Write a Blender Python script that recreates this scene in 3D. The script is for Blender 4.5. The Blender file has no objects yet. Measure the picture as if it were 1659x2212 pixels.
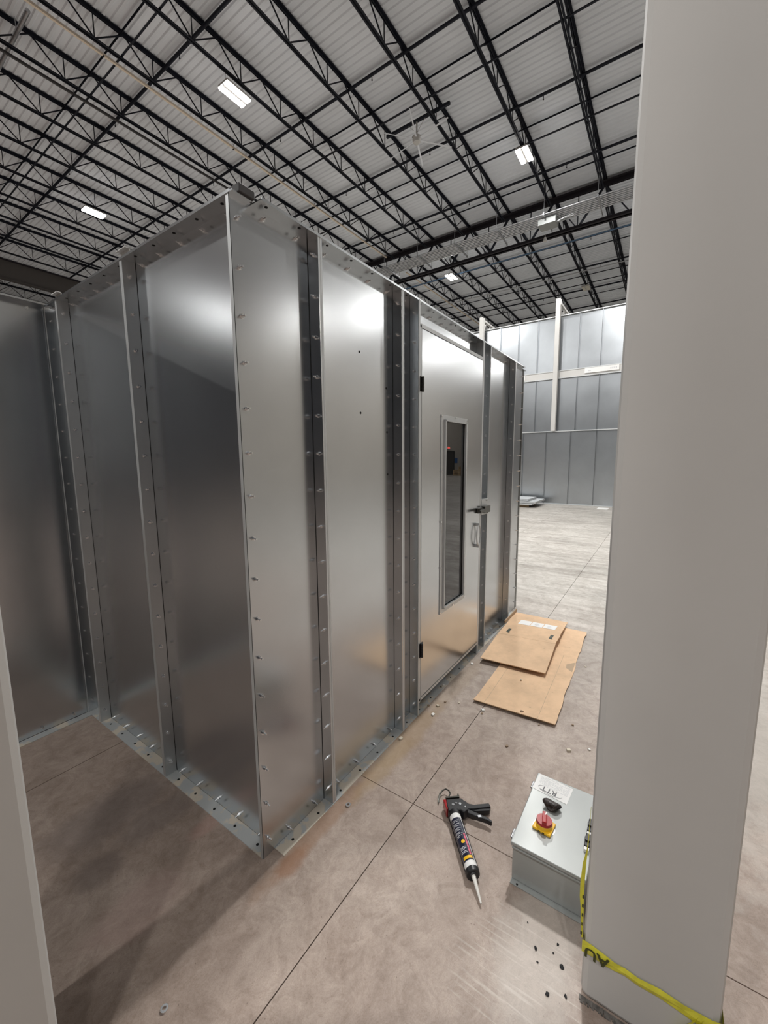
import bpy, bmesh, math, random
from mathutils import Vector, Matrix
random.seed(7)
S = bpy.context.scene
COL = S.collection

# ---------------------------------------------------------------- camera
def camera():
    f_px, yaw, pitch, roll = 872.35, 0.6046, 0.1306, -0.0081
    f = Vector((math.cos(yaw)*math.cos(pitch), math.sin(yaw)*math.cos(pitch), -math.sin(pitch)))
    r = Vector((math.sin(yaw), -math.cos(yaw), 0)); u = r.cross(f)
    r2 = r*math.cos(roll)+u*math.sin(roll); u2 = -r*math.sin(roll)+u*math.cos(roll)
    cd = bpy.data.cameras.new('camera'); co = bpy.data.objects.new('camera', cd); COL.objects.link(co)
    m = Matrix((r2, u2, -f)).transposed().to_4x4(); m.translation = (-0.9424, -1.2100, 1.5812)
    co.matrix_world = m
    cd.sensor_fit = 'HORIZONTAL'; cd.sensor_width = 36; cd.lens = 36*f_px/1659
    cd.clip_start = .02; cd.clip_end = 200
    S.camera = co
camera()
# ---------------------------------------------------------------- world and exposure
w = bpy.data.worlds.new('world'); S.world = w; w.use_nodes = True
w.node_tree.nodes['Background'].inputs[0].default_value = (.05, .055, .065, 1)
w.node_tree.nodes['Background'].inputs[1].default_value = 1.0
LAMP_POWER = 190.0          # watts of each lit high-bay lamp
S.view_settings.view_transform = 'Standard'; S.view_settings.look = 'None'
S.view_settings.gamma = 1; S.view_settings.use_curve_mapping = False
S.view_settings.exposure = 1.13
S.cycles.max_bounces = 8; S.cycles.diffuse_bounces = 4; S.cycles.glossy_bounces = 5
S.cycles.sample_clamp_indirect = 3.0; S.cycles.caustics_reflective = False; S.cycles.caustics_refractive = False; S.cycles.blur_glossy = 1.0
try: S.cycles.use_denoising = True
except Exception: pass

# ---------------------------------------------------------------- materials
def new_mat(name):
    m = bpy.data.materials.new(name); m.use_nodes = True
    nt = m.node_tree; return m, nt, nt.nodes['Principled BSDF']
def nd(nt, t, **k):
    n = nt.nodes.new(t)
    for a, b in k.items():
        if a in n.inputs: n.inputs[a].default_value = b
        else: setattr(n, a, b)
    return n
def c4(c): return (c[0], c[1], c[2], 1)
def plain(name, col, rough=.5, metal=0., noise=.0, scale=8., bump=0., spec=.5, coat=0):
    m, nt, b = new_mat(name)
    b.inputs['Base Color'].default_value = c4(col); b.inputs['Roughness'].default_value = rough
    b.inputs['Metallic'].default_value = metal; b.inputs['Specular IOR Level'].default_value = spec
    if coat: b.inputs['Coat Weight'].default_value = coat
    if noise or bump:
        g = nd(nt, 'ShaderNodeNewGeometry'); n = nd(nt, 'ShaderNodeTexNoise', Scale=scale, Detail=4.)
        nt.links.new(g.outputs['Position'], n.inputs['Vector'])
        if noise:
            r = nd(nt, 'ShaderNodeValToRGB'); r.color_ramp.elements[0].position = .3; r.color_ramp.elements[1].position = .7
            r.color_ramp.elements[0].color = c4([x*(1-noise) for x in col]); r.color_ramp.elements[1].color = c4([min(1, x*(1+noise)) for x in col])
            nt.links.new(n.outputs['Fac'], r.inputs['Fac']); nt.links.new(r.outputs['Color'], b.inputs['Base Color'])
        if bump:
            bp = nd(nt, 'ShaderNodeBump', Strength=bump, Distance=.002)
            nt.links.new(n.outputs['Fac'], bp.inputs['Height']); nt.links.new(bp.outputs['Normal'], b.inputs['Normal'])
    return m
def galvanized(name, col=(.59, .61, .63), rough=.235, wave=.12, aniso=0, metal=1.):
    """zinc coated sheet: faint spangle, handling smudges and slightly wavy sheet"""
    m, nt, b = new_mat(name)
    g = nd(nt, 'ShaderNodeNewGeometry')
    L = nt.links.new
    n1 = nd(nt, 'ShaderNodeTexNoise', Scale=2.3, Detail=5., Roughness=.6); L(g.outputs['Position'], n1.inputs['Vector'])
    n2 = nd(nt, 'ShaderNodeTexVoronoi', Scale=160.); L(g.outputs['Position'], n2.inputs['Vector'])
    n3 = nd(nt, 'ShaderNodeTexNoise', Scale=1.1, Detail=1.); L(g.outputs['Position'], n3.inputs['Vector'])
    n4 = nd(nt, 'ShaderNodeTexNoise', Scale=34., Detail=4.); L(g.outputs['Position'], n4.inputs['Vector'])
    r = nd(nt, 'ShaderNodeValToRGB'); r.color_ramp.elements[0].position = .35; r.color_ramp.elements[1].position = .7
    r.color_ramp.elements[0].color = c4([x*.95 for x in col]); r.color_ramp.elements[1].color = c4([x*1.03 for x in col])
    L(n1.outputs['Fac'], r.inputs['Fac'])
    mx = nd(nt, 'ShaderNodeMix', data_type='RGBA', blend_type='MULTIPLY'); mx.inputs['Factor'].default_value = .03
    L(r.outputs['Color'], mx.inputs['A']); L(n2.outputs['Color'], mx.inputs['B'])
    L(r.outputs['Color'], b.inputs['Base Color'])
    b.inputs['Metallic'].default_value = metal
    mr = nd(nt, 'ShaderNodeMapRange'); mr.inputs['To Min'].default_value = rough-.015; mr.inputs['To Max'].default_value = rough+.02
    L(n4.outputs['Fac'], mr.inputs['Value']); L(mr.outputs['Result'], b.inputs['Roughness'])
    bp = nd(nt, 'ShaderNodeBump', Strength=wave, Distance=.03); L(n3.outputs['Fac'], bp.inputs['Height'])
    bp2 = nd(nt, 'ShaderNodeBump', Strength=.01, Distance=.00003); L(n2.outputs['Distance'], bp2.inputs['Height'])
    L(bp.outputs['Normal'], b.inputs['Normal'])
    if aniso:
        b.inputs['Anisotropic'].default_value = aniso
        t = nd(nt, 'ShaderNodeTangent', direction_type='RADIAL', axis='Z'); L(t.outputs['Tangent'], b.inputs['Tangent'])
    return m
def track_mat():
    """galvanised base track with dried beige levelling cement on parts of it"""
    m, nt, b = new_mat('track_metal'); L = nt.links.new
    g = nd(nt, 'ShaderNodeNewGeometry'); n = nd(nt, 'ShaderNodeTexNoise', Scale=7., Detail=6., Roughness=.6); L(g.outputs['Position'], n.inputs['Vector'])
    r = nd(nt, 'ShaderNodeValToRGB'); r.color_ramp.elements[0].position = .5; r.color_ramp.elements[1].position = .54; L(n.outputs['Fac'], r.inputs['Fac'])
    mx = nd(nt, 'ShaderNodeMix', data_type='RGBA'); mx.inputs['A'].default_value = (.52, .54, .54, 1); mx.inputs['B'].default_value = (.62, .56, .47, 1)
    L(r.outputs['Color'], mx.inputs['Factor']); L(mx.outputs['Result'], b.inputs['Base Color'])
    iv = nd(nt, 'ShaderNodeMapRange'); iv.inputs['To Min'].default_value = .55; iv.inputs['To Max'].default_value = 0.; L(r.outputs['Color'], iv.inputs['Value']); L(iv.outputs['Result'], b.inputs['Metallic'])
    rr = nd(nt, 'ShaderNodeMapRange'); rr.inputs['To Min'].default_value = .55; rr.inputs['To Max'].default_value = .8; L(r.outputs['Color'], rr.inputs['Value']); L(rr.outputs['Result'], b.inputs['Roughness'])
    return m
def concrete():
    """polished slab: warm grey, trowel clouds, tan and rust stains along the booth, pale scuffs"""
    m, nt, b = new_mat('concrete'); L = nt.links.new
    g = nd(nt, 'ShaderNodeNewGeometry'); P = g.outputs['Position']
    def noise(scale, detail=5., rough=.6, vec=None, dist=0.):
        n = nd(nt, 'ShaderNodeTexNoise', Scale=scale, Detail=detail, Roughness=rough, Distortion=dist); L(vec or P, n.inputs['Vector']); return n.outputs['Fac']
    def ramp(x, stops):
        r = nd(nt, 'ShaderNodeValToRGB'); e = r.color_ramp.elements
        while len(e) < len(stops): e.new(.5)
        for i, (p, c) in enumerate(stops): e[i].position = p; e[i].color = c4(c)
        L(x, r.inputs['Fac']); return r.outputs['Color']
    def mix(f, a, c, mode='MIX'):
        x = nd(nt, 'ShaderNodeMix', data_type='RGBA', blend_type=mode)
        if isinstance(f, float): x.inputs['Factor'].default_value = f
        else: L(f, x.inputs['Factor'])
        for s, v in (('A', a), ('B', c)):
            if isinstance(v, tuple): x.inputs[s].default_value = c4(v)
            else: L(v, x.inputs[s])
        return x.outputs['Result']
    base = ramp(noise(1.1, 6., .65), [(.33, (.345, .270, .228)), (.5, (.44, .355, .305)), (.68, (.525, .44, .385))])
    # paler, greyer concrete far down the hall
    sep = nd(nt, 'ShaderNodeSeparateXYZ'); L(P, sep.inputs[0])
    far = nd(nt, 'ShaderNodeMapRange'); far.inputs['From Min'].default_value = 1.; far.inputs['From Max'].default_value = 4.; L(sep.outputs['X'], far.inputs['Value'])
    grey = ramp(noise(.9, 7., .7), [(.3, (.42, .405, .375)), (.5, (.53, .51, .475)), (.7, (.64, .62, .585))])
    base = mix(far.outputs['Result'], base, grey)
    # fine mottling and trowel swirls
    base = mix(.5, base, ramp(noise(11., 7., .75, dist=1.2), [(.36, (.55, .51, .48)), (.58, (1, 1, 1))]), 'MULTIPLY')
    base = mix(.35, base, ramp(noise(3.2, 6., .7, dist=2.), [(.4, (.62, .58, .55)), (.56, (1, 1, 1))]), 'MULTIPLY')
    base = mix(.30, base, ramp(noise(90., 3., .7), [(.3, (.7, .68, .66)), (.6, (1, 1, 1))]), 'MULTIPLY')
    base = mix(.30, base, ramp(noise(260., 2., .8), [(.38, (.62, .60, .58)), (.55, (1, 1, 1))]), 'MULTIPLY')
    # sparse dark grit and thin wandering trowel marks
    vo = nd(nt, 'ShaderNodeTexVoronoi', Scale=26.); L(P, vo.inputs['Vector'])
    base = mix(.7, base, ramp(vo.outputs['Distance'], [(.035, (.45, .42, .40)), (.06, (1, 1, 1))]), 'MULTIPLY')
    base = mix(.45, base, ramp(noise(5.5, 8., .62, dist=3.2), [(.472, (1, 1, 1)), (.492, (.70, .66, .63)), (.5, (1.12, 1.10, 1.07)), (.512, (1, 1, 1))]), 'MULTIPLY')
    # tyre scuffs: noise stretched across the hall
    mp = nd(nt, 'ShaderNodeMapping'); mp.inputs['Scale'].default_value = (3.2, .35, 1); mp.inputs['Rotation'].default_value = (0, 0, .25); L(P, mp.inputs['Vector'])
    sc = ramp(noise(1.6, 6., .7, mp.outputs['Vector']), [(.42, (.62, .60, .58)), (.55, (1, 1, 1))])
    fm = nd(nt, 'ShaderNodeMath', operation='MULTIPLY'); fm.inputs[1].default_value = .65; L(far.outputs['Result'], fm.inputs[0])
    base = mix(fm.outputs[0], base, sc, 'MULTIPLY')
    # dark wheel-and-boot smudges in the recess beside the booth
    def blob(cx, cy, rx, ry, col, amt, wob=.35, edge=(.55, 1.)):
        mp = nd(nt, 'ShaderNodeMapping'); mp.inputs['Location'].default_value = (-cx/rx, -cy/ry, 0); mp.inputs['Scale'].default_value = (1/rx, 1/ry, 0); L(P, mp.inputs['Vector'])
        ln = nd(nt, 'ShaderNodeVectorMath', operation='LENGTH'); L(mp.outputs['Vector'], ln.inputs[0])
        ad = nd(nt, 'ShaderNodeMath', operation='MULTIPLY_ADD'); L(noise(9., 5., .65), ad.inputs[0]); ad.inputs[1].default_value = wob*2; ad.inputs[2].default_value = -wob
        sm = nd(nt, 'ShaderNodeMath', operation='ADD'); L(ln.outputs['Value'], sm.inputs[0]); L(ad.outputs[0], sm.inputs[1])
        mr = nd(nt, 'ShaderNodeMapRange'); mr.inputs['From Min'].default_value = edge[1]; mr.inputs['From Max'].default_value = edge[0]; mr.inputs['To Max'].default_value = amt
        L(sm.outputs[0], mr.inputs['Value']); return mr.outputs['Result'], col
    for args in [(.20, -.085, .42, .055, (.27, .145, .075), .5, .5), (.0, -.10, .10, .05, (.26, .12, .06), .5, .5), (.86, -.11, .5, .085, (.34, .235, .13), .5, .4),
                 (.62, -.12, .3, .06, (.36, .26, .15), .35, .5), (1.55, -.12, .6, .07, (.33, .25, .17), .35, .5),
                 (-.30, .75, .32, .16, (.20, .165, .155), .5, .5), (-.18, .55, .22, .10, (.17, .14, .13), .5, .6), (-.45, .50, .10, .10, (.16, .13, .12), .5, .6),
                 (-.42, .22, .20, .12, (.44, .31, .28), .35, .5), (.27, -.98, .35, .14, (.60, .57, .53), .35, .6),
                 (2.3, -1.6, 1.6, .5, (.62, .60, .56), .4, .6), (-.1, .33, .10, .05, (.40, .22, .19), .3, .5)]:
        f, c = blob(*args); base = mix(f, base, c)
    # pale drag scratches in front of the column and box
    mp = nd(nt, 'ShaderNodeMapping'); mp.inputs['Rotation'].default_value = (0, 0, .12); mp.inputs['Scale'].default_value = (80., 5., 1); L(P, mp.inputs['Vector'])
    st = ramp(noise(1., 3., .6, mp.outputs['Vector']), [(.55, (0, 0, 0)), (.66, (1, 1, 1))])
    f, c = blob(.14, -.96, .26, .24, (.70, .66, .61), .32, .5); mm = nd(nt, 'ShaderNodeMath', operation='MULTIPLY'); L(f, mm.inputs[0]); L(st, mm.inputs[1]); base = mix(mm.outputs[0], base, c)
    L(base, b.inputs['Base Color'])
    mr = nd(nt, 'ShaderNodeMapRange'); mr.inputs['To Min'].default_value = .36; mr.inputs['To Max'].default_value = .62; L(noise(3., 5.), mr.inputs['Value']); L(mr.outputs['Result'], b.inputs['Roughness'])
    bp = nd(nt, 'ShaderNodeBump', Strength=.12, Distance=.003); L(noise(28., 5.), bp.inputs['Height']); L(bp.outputs['Normal'], b.inputs['Normal'])
    b.inputs['Specular IOR Level'].default_value = .4
    return m
def cardboard(name, col):
    m, nt, b = new_mat(name); L = nt.links.new
    g = nd(nt, 'ShaderNodeTexCoord'); n = nd(nt, 'ShaderNodeTexNoise', Scale=5., Detail=8., Roughness=.7); L(g.outputs['Object'], n.inputs['Vector'])
    r = nd(nt, 'ShaderNodeValToRGB'); r.color_ramp.elements[0].position = .32; r.color_ramp.elements[1].position = .6
    r.color_ramp.elements[0].color = c4([c*.80 for c in col]); r.color_ramp.elements[1].color = c4(col)
    L(n.outputs['Fac'], r.inputs['Fac'])
    v = nd(nt, 'ShaderNodeTexNoise', Scale=40., Detail=2.); L(g.outputs['Object'], v.inputs['Vector'])
    r2 = nd(nt, 'ShaderNodeValToRGB'); r2.color_ramp.elements[0].position = .20; r2.color_ramp.elements[1].position = .27
    r2.color_ramp.elements[0].color = (.35, .3, .25, 1); r2.color_ramp.elements[1].color = (1, 1, 1, 1); L(v.outputs['Fac'], r2.inputs['Fac'])
    mx = nd(nt, 'ShaderNodeMix', data_type='RGBA', blend_type='MULTIPLY'); mx.inputs['Factor'].default_value = .7
    L(r.outputs['Color'], mx.inputs['A']); L(r2.outputs['Color'], mx.inputs['B']); L(mx.outputs['Result'], b.inputs['Base Color'])
    b.inputs['Roughness'].default_value = .8; return m
def emit(name, col, power):
    m, nt, b = new_mat(name)
    b.inputs['Base Color'].default_value = c4(col); b.inputs['Emission Color'].default_value = c4(col); b.inputs['Emission Strength'].default_value = power
    return m
def glass():
    m, nt, b = new_mat('door_glass'); b.inputs['Base Color'].default_value = (.30, .31, .33, 1)
    b.inputs['Roughness'].default_value = .01; b.inputs['Transmission Weight'].default_value = 1; b.inputs['IOR'].default_value = 1.52
    return m
HOLE = plain('hole_dark', (.004, .004, .004), .9)
GALV = galvanized('galvanized_sheet')
GALV_FLANGE = galvanized('galvanized_flange', (.60, .62, .63), .36, .05, 0, .85)
GALV_EDGE = galvanized('galvanized_edge', (.62, .64, .65), .48, .02, 0, .55)
PANEL = [GALV, GALV_EDGE, HOLE, GALV_FLANGE]
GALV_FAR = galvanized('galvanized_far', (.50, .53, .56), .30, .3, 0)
BOLT = plain('zinc_bolt', (.80, .81, .82), .2, 1.)
TRACK = track_mat()
DECK = plain('deck_paint', (.76, .80, .86), .85, 0., .03, 1.2, spec=.15)
STEEL = plain('joist_paint', (.009, .011, .019), .55, 0., .15, 3., spec=.25)
GIRDER = plain('girder_paint', (.024, .021, .026), .6, spec=.25)
WHITE_STEEL = plain('white_steel', (.56, .555, .54), .5, 0., .03, 2.5, .03)
CONDUIT = plain('conduit_zinc', (.50, .51, .53), .35, .9)
BEIGE_PIPE = plain('beige_strut', (.80, .70, .58), .5, .2)
BLUE_PIPE = plain('blue_pipe', (.10, .19, .32), .5)
BLACK = plain('black_plastic', (.012, .012, .014), .38)
DARKGREY = plain('dark_grey_cap', (.05, .048, .05), .6)
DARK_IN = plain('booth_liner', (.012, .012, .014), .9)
RED = plain('red_plastic', (.36, .012, .015), .25, coat=.4)
YELLOW = plain('yellow_plastic', (.85, .50, .02), .35, coat=.2)
PAPER = plain('white_paper', (.82, .82, .81), .6)
INK = plain('grey_ink', (.12, .12, .13), .6)
INK_PALE = plain('pale_ink', (.60, .61, .63), .6)
ENCL = plain('enclosure_paint', (.355, .372, .368), .30, .25, .04, 6., .02)
LUMP = plain('burnt_rubber', (.018, .010, .009), .45, 0., .3, 60., .6)
GUNMETAL = plain('gun_metal', (.10, .10, .09), .3, .9)
NAVY = plain('cartridge_navy', (.010, .013, .035), .3, coat=.3)
PINK = plain('pink_print', (.75, .16, .25), .5)
TAPE = plain('caution_tape', (.72, .68, .06), .35, 0., .15, 30.)
TAPE_INK = plain('tape_ink', (.05, .055, .01), .5)
CARD = cardboard('cardboard_tan', (.78, .54, .345)); CARD_EDGE = plain('cardboard_edge', (.48, .36, .25), .9)
CHIP = plain('chip_beige', (.62, .56, .46), .8); CHIPW = plain('chip_white', (.78, .77, .74), .7); CRUMB = plain('crumb_black', (.02, .02, .022), .8)
WALLP = plain('wall_paint', (.52, .48, .43), .75, 0., .05, .6)
WALL_DARK = plain('wall_unlit_dark', (.045, .048, .06), .8)  # darkness of unlit hall ends put into the wall colour
DOORP = plain('exit_door_paint', (.09, .085, .08), .5)
WOOD = plain('pallet_wood', (.56, .42, .26), .75, 0., .2, 9.)
GASKET = plain('door_gasket', (.008, .008, .009), .8)
CONC = concrete()
LENS = emit('lamp_lens', (1., .97, .93), 14.)
LENS_OFF = plain('lamp_lens_off', (.62, .60, .53), .5)
EXITRED = emit('exit_letters', (1., .06, .04), 3.)
SIGNBLUE = plain('sign_blue', (.05, .16, .42), .5)

# ---------------------------------------------------------------- mesh helpers
class MB:
    def __init__(s): s.v = []; s.f = []; s.sm = []; s.mi = []; s.cur = 0
    def mat(s, i): s.cur = i; return s
    def add(s, vs, fs, smooth=False):
        o = len(s.v); s.v += [tuple(x) for x in vs]; s.f += [tuple(i+o for i in f) for f in fs]; s.sm += [smooth]*len(fs); s.mi += [s.cur]*len(fs); return s
    def box(s, x0, x1, y0, y1, z0, z1):
        return s.add([(x0,y0,z0),(x1,y0,z0),(x1,y1,z0),(x0,y1,z0),(x0,y0,z1),(x1,y0,z1),(x1,y1,z1),(x0,y1,z1)],
                     [(3,2,1,0),(4,5,6,7),(0,1,5,4),(1,2,6,5),(2,3,7,6),(3,0,4,7)])
    def rod(s, a, b, r, n=8, r2=None, smooth=True, caps=True):
        a = Vector(a); b = Vector(b); d = (b-a).normalized()
        t = d.cross(Vector((0,0,1)) if abs(d.z) < .9 else Vector((1,0,0))).normalized(); q = d.cross(t)
        r2 = r if r2 is None else r2; vs = []
        for c, rr in ((a, r), (b, r2)):
            for i in range(n):
                an = 2*math.pi*(i+.5)/n; vs.append(c+t*(rr*math.cos(an))+q*(rr*math.sin(an)))
        s.add(vs, [(i, (i+1) % n, n+(i+1) % n, n+i) for i in range(n)], smooth)
        if caps: s.add(vs[:n], [tuple(range(n))[::-1]]); s.add(vs[n:], [tuple(range(n))])
        return s
    def path(s, pts, r, n=8, smooth=True):
        pts = [Vector(p) for p in pts]; rings = []; up = None
        for i, p in enumerate(pts):
            d = (pts[min(i+1, len(pts)-1)]-pts[max(i-1, 0)]).normalized()
            if up is None: up = d.cross(Vector((0,0,1)) if abs(d.z) < .9 else Vector((1,0,0))).normalized()
            up = (up-d*up.dot(d)).normalized(); q = d.cross(up)
            rr = r[i] if isinstance(r, (list, tuple)) else r
            rings.append([p+up*(rr*math.cos(2*math.pi*k/n))+q*(rr*math.sin(2*math.pi*k/n)) for k in range(n)])
        vs = [v for g in rings for v in g]; fs = []
        for i in range(len(rings)-1):
            for k in range(n): fs.append((i*n+k, i*n+(k+1) % n, (i+1)*n+(k+1) % n, (i+1)*n+k))
        s.add(vs, fs, smooth); s.add(rings[0], [tuple(range(n))[::-1]]); s.add(rings[-1], [tuple(range(n))]); return s
    def prism(s, poly, z0, z1):
        n = len(poly); vs = [(x, y, z0) for x, y in poly]+[(x, y, z1) for x, y in poly]
        return s.add(vs, [tuple(range(n))[::-1], tuple(range(n, 2*n))]+[(i, (i+1) % n, n+(i+1) % n, n+i) for i in range(n)])
    def mesh(s, name, m):
        me = bpy.data.meshes.new(name); me.from_pydata(s.v, [], s.f); me.update()
        if any(s.mi): me.polygons.foreach_set('material_index', s.mi)
        if any(s.sm): me.polygons.foreach_set('use_smooth', s.sm)
        for x in (m if isinstance(m, (list, tuple)) else [m]): me.materials.append(x)
        bm = bmesh.new(); bm.from_mesh(me); bmesh.ops.recalc_face_normals(bm, faces=bm.faces); bm.to_mesh(me); bm.free()
        return me
    def build(s, name, m, parent=None, bevel=0):
        return put(name, s.mesh(name, m), parent, bevel)
def put(name, me, parent=None, bevel=0, loc=None, rot=None):
    o = bpy.data.objects.new(name, me); COL.objects.link(o)
    if parent is not None: o.parent = parent
    if loc is not None: o.location = loc
    if rot is not None: o.rotation_euler = rot
    if bevel:
        b = o.modifiers.new('edge', 'BEVEL'); b.width = bevel; b.segments = 2; b.limit_method = 'ANGLE'
    return o
def tag(o, label=None, cat=None, group=None, kind=None):
    if label: o['label'] = label
    if cat: o['category'] = cat
    if group: o['group'] = group
    if kind: o['kind'] = kind
    return o
def thing(name, loc=(0,0,0), rz=0, label=None, cat=None, group=None, kind=None):
    o = bpy.data.objects.new(name, None); o.empty_display_size = .1; COL.objects.link(o)
    o.location = loc; o.rotation_euler = (0, 0, rz); return tag(o, label, cat, group, kind)
def B(*a): return MB().box(*a)
def text(name, body, size, m, parent, loc, rot, depth=.0004, mirror=False, bold=.0):
    cu = bpy.data.curves.new(name, 'FONT'); cu.body = body; cu.size = size; cu.extrude = depth; cu.align_x = 'CENTER'; cu.align_y = 'CENTER'; cu.resolution_u = 2; cu.offset = bold
    t = bpy.data.objects.new(name+'_tmp', cu); COL.objects.link(t)
    dg = bpy.context.evaluated_depsgraph_get(); me = bpy.data.meshes.new_from_object(t.evaluated_get(dg)); bpy.data.objects.remove(t)
    me.materials.clear(); me.materials.append(m); me.name = name
    return put(name, me, parent, 0, loc, rot)

# ================================================================= SETTING
X0, X1, Y0, Y1 = -20., 46., -16., 44.
ZB, ZT = 9.75, 10.21        # undersides of joist bottom and top chords
# floor: slabs between saw-cut joints
fl = MB().box(X0, X1, Y0, Y1, -.2, -.012).build('floor', HOLE); tag(fl, kind='structure')
xs = [X0]+[.506+4.57*k for k in range(-4, 10)]+[X1]
ys = [Y0]+[-.36+4.57*k for k in range(-3, 0)]+[-.36, 1.22]+[-.36+4.57*k for k in range(1, 10)]+[Y1]
G = .0019
for i in range(len(xs)-1):
    for j in range(len(ys)-1):
        MB().box(xs[i]+G, xs[i+1]-G, ys[j]+G, ys[j+1]-G, -.03, 0).build('slab', CONC, fl)
# roof deck, corrugated across the joists
def deck():
    p = .1524; prof = []
    x = X0
    while x < X1:
        prof += [(x, 0), (x+.045, 0), (x+.065, .024), (x+.132, .024)]; x += p
    n = len(prof); vs = [(a, Y0, ZT+.07+b) for a, b in prof]+[(a, Y1, ZT+.07+b) for a, b in prof]
    fs = [(i, i+1, n+i+1, n+i) for i in range(n-1)]
    m = MB(); m.add(vs, fs); return m
c = deck().build('ceiling', DECK); tag(c, kind='structure')
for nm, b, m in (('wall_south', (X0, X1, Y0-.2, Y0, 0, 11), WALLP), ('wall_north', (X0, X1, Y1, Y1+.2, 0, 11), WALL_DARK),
                 ('wall_west', (X0-.2, X0, Y0, Y1, 0, 11), WALL_DARK), ('wall_southwest_added', (X0, -1.5, -11.2, -11., 0, 11), WALL_DARK), ('wall_east', (X1, X1+.2, Y0, Y1, 0, 11), WALLP)):  # southwest wall: unseen partition added to darken reflections in the left panels
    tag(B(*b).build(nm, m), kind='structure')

# ================================================================= ROOF STEEL
def chord(x0, x1, z0, h, wd):   # double angle: two legs with a slot between
    m = MB()
    for s in (-1, 1):
        a, b = sorted((s*.008, s*wd/2)); m.box(x0, x1, a, b, z0, z0+.008)
        a, b = sorted((s*.008, s*.016)); m.box(x0, x1, a, b, z0, z0+h)
    return m
def joist_meshes(x0, x1, node):
    top = MB()
    for s in (-1, 1):
        a, b = sorted((s*.008, s*.055)); top.box(x0, x1, a, b, ZT+.055, ZT+.065)
        a, b = sorted((s*.008, s*.018)); top.box(x0, x1, a, b, ZT, ZT+.065)
    bot = MB()
    for s in (-1, 1):
        a, b = sorted((s*.008, s*.048)); bot.box(x0+.5, x1-.5, a, b, ZB, ZB+.010)
        a, b = sorted((s*.008, s*.018)); bot.box(x0+.5, x1-.5, a, b, ZB, ZB+.045)
    web = MB(); k0 = math.ceil((x0+.6-node)/1.12); k1 = math.floor((x1-.6-node)/1.12); r = .015
    for k in range(k0, k1+1):
        xb = node+1.12*k
        web.rod((xb, 0, ZB+.03), (xb, 0, ZT+.03), r*.8, 4)
        web.rod((xb, 0, ZB+.03), (xb-.56, 0, ZT+.03), r, 4); web.rod((xb, 0, ZB+.03), (xb+.56, 0, ZT+.03), r, 4)
    return top.mesh('top_chord', STEEL), bot.mesh('bottom_chord', STEEL), web.mesh('web', STEEL)
J1 = joist_meshes(-13.0, 14.6, 5.56); J2 = joist_meshes(14.6, 38., 15.3)
ORD = ['first', 'second', 'third', 'fourth', 'fifth', 'sixth', 'seventh', 'eighth', 'ninth', 'tenth', 'eleventh', 'twelfth', 'thirteenth', 'fourteenth', 'fifteenth', 'sixteenth', 'seventeenth']
JY = [.92+1.52*i for i in range(15)]
JSTEP = 1.52
def joist(y, meshes, label, group):
    t = thing('roof_joist', (0, y, 0), 0, label, 'joist', group)
    for n, me in zip(('top_chord', 'bottom_chord', 'web'), meshes): put(n, me, t)
for i, y in enumerate(JY):
    if abs(y-22.2) < .3: continue
    joist(y, J1, 'dark open-web roof joist above the booth, %s one leftward from the big white column' % ORD[i], 'roof joists before the girder')
for i in range(7):
    joist(JY[i], J2, 'dark open-web roof joist beyond the girder, %s one leftward from the big white column' % ORD[i], 'roof joists beyond the girder')
for i in range(4):
    joist(24.6+1.52*i, J1, 'thin distant roof joist past the deep grey beam, %s row behind it' % ORD[i], 'roof joists past the deep beam')
# girder across the joists at x = 14.6
g = thing('roof_girder', (14.6, 0, 0), 0, 'deep black roof girder crossing under the joists, with slanted web members', 'girder')
t = MB()
for s in (-1, 1):
    a, b = sorted((s*.02, s*.14)); t.box(a, b, -3, 24, ZT-.03, ZT-.012); a, b = sorted((s*.02, s*.04)); t.box(a, b, -3, 24, ZT-.15, ZT-.012)
t.build('top_chord', GIRDER, g)
t = MB()
for s in (-1, 1):
    a, b = sorted((s*.02, s*.12)); t.box(a, b, -3, 24, 9.04, 9.058); a, b = sorted((s*.02, s*.04)); t.box(a, b, -3, 24, 9.04, 9.16)
t.build('bottom_chord', GIRDER, g)
dl = MB(); dl.rod((0, 0, ZT-.08), (0, .72, 9.12), .042, 4, smooth=False); dm = dl.mesh('web_member', STEEL)
dl = MB(); dl.rod((0, 0, ZT-.08), (0, -.72, 9.12), .022, 4, smooth=False); dr = dl.mesh('web_member', STEEL)
dl = MB(); dl.rod((0, .76, ZT-.1), (0, .76, 9.12), .02, 4, smooth=False); dv = dl.mesh('web_member', STEEL)
for y in JY[:12]:
    for me in (dm, dr, dv): put('web_member', me, g, loc=(0, y, 0))
    B(-.07, .07, -.09, .09, ZT-.02, ZT+.0).build('joist_seat', STEEL, g).location = (0, y, 0)
# deep beam parallel to the joists at the left end
BEAM = plain('beam_paint', (.085, .078, .075), .6)
g = thing('roof_beam', (0, 22.9, 0), 0, 'deep grey-brown solid roof beam low behind the left booth wall', 'beam')
B(-13, 14.4, -.01, .01, 9.46, ZT+.05).build('web', BEAM, g); B(-13, 14.4, -.12, .12, 9.44, 9.47).build('flange', BEAM, g); B(-13, 14.4, -.12, .12, ZT+.03, ZT+.06).build('flange', GIRDER, g)
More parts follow.
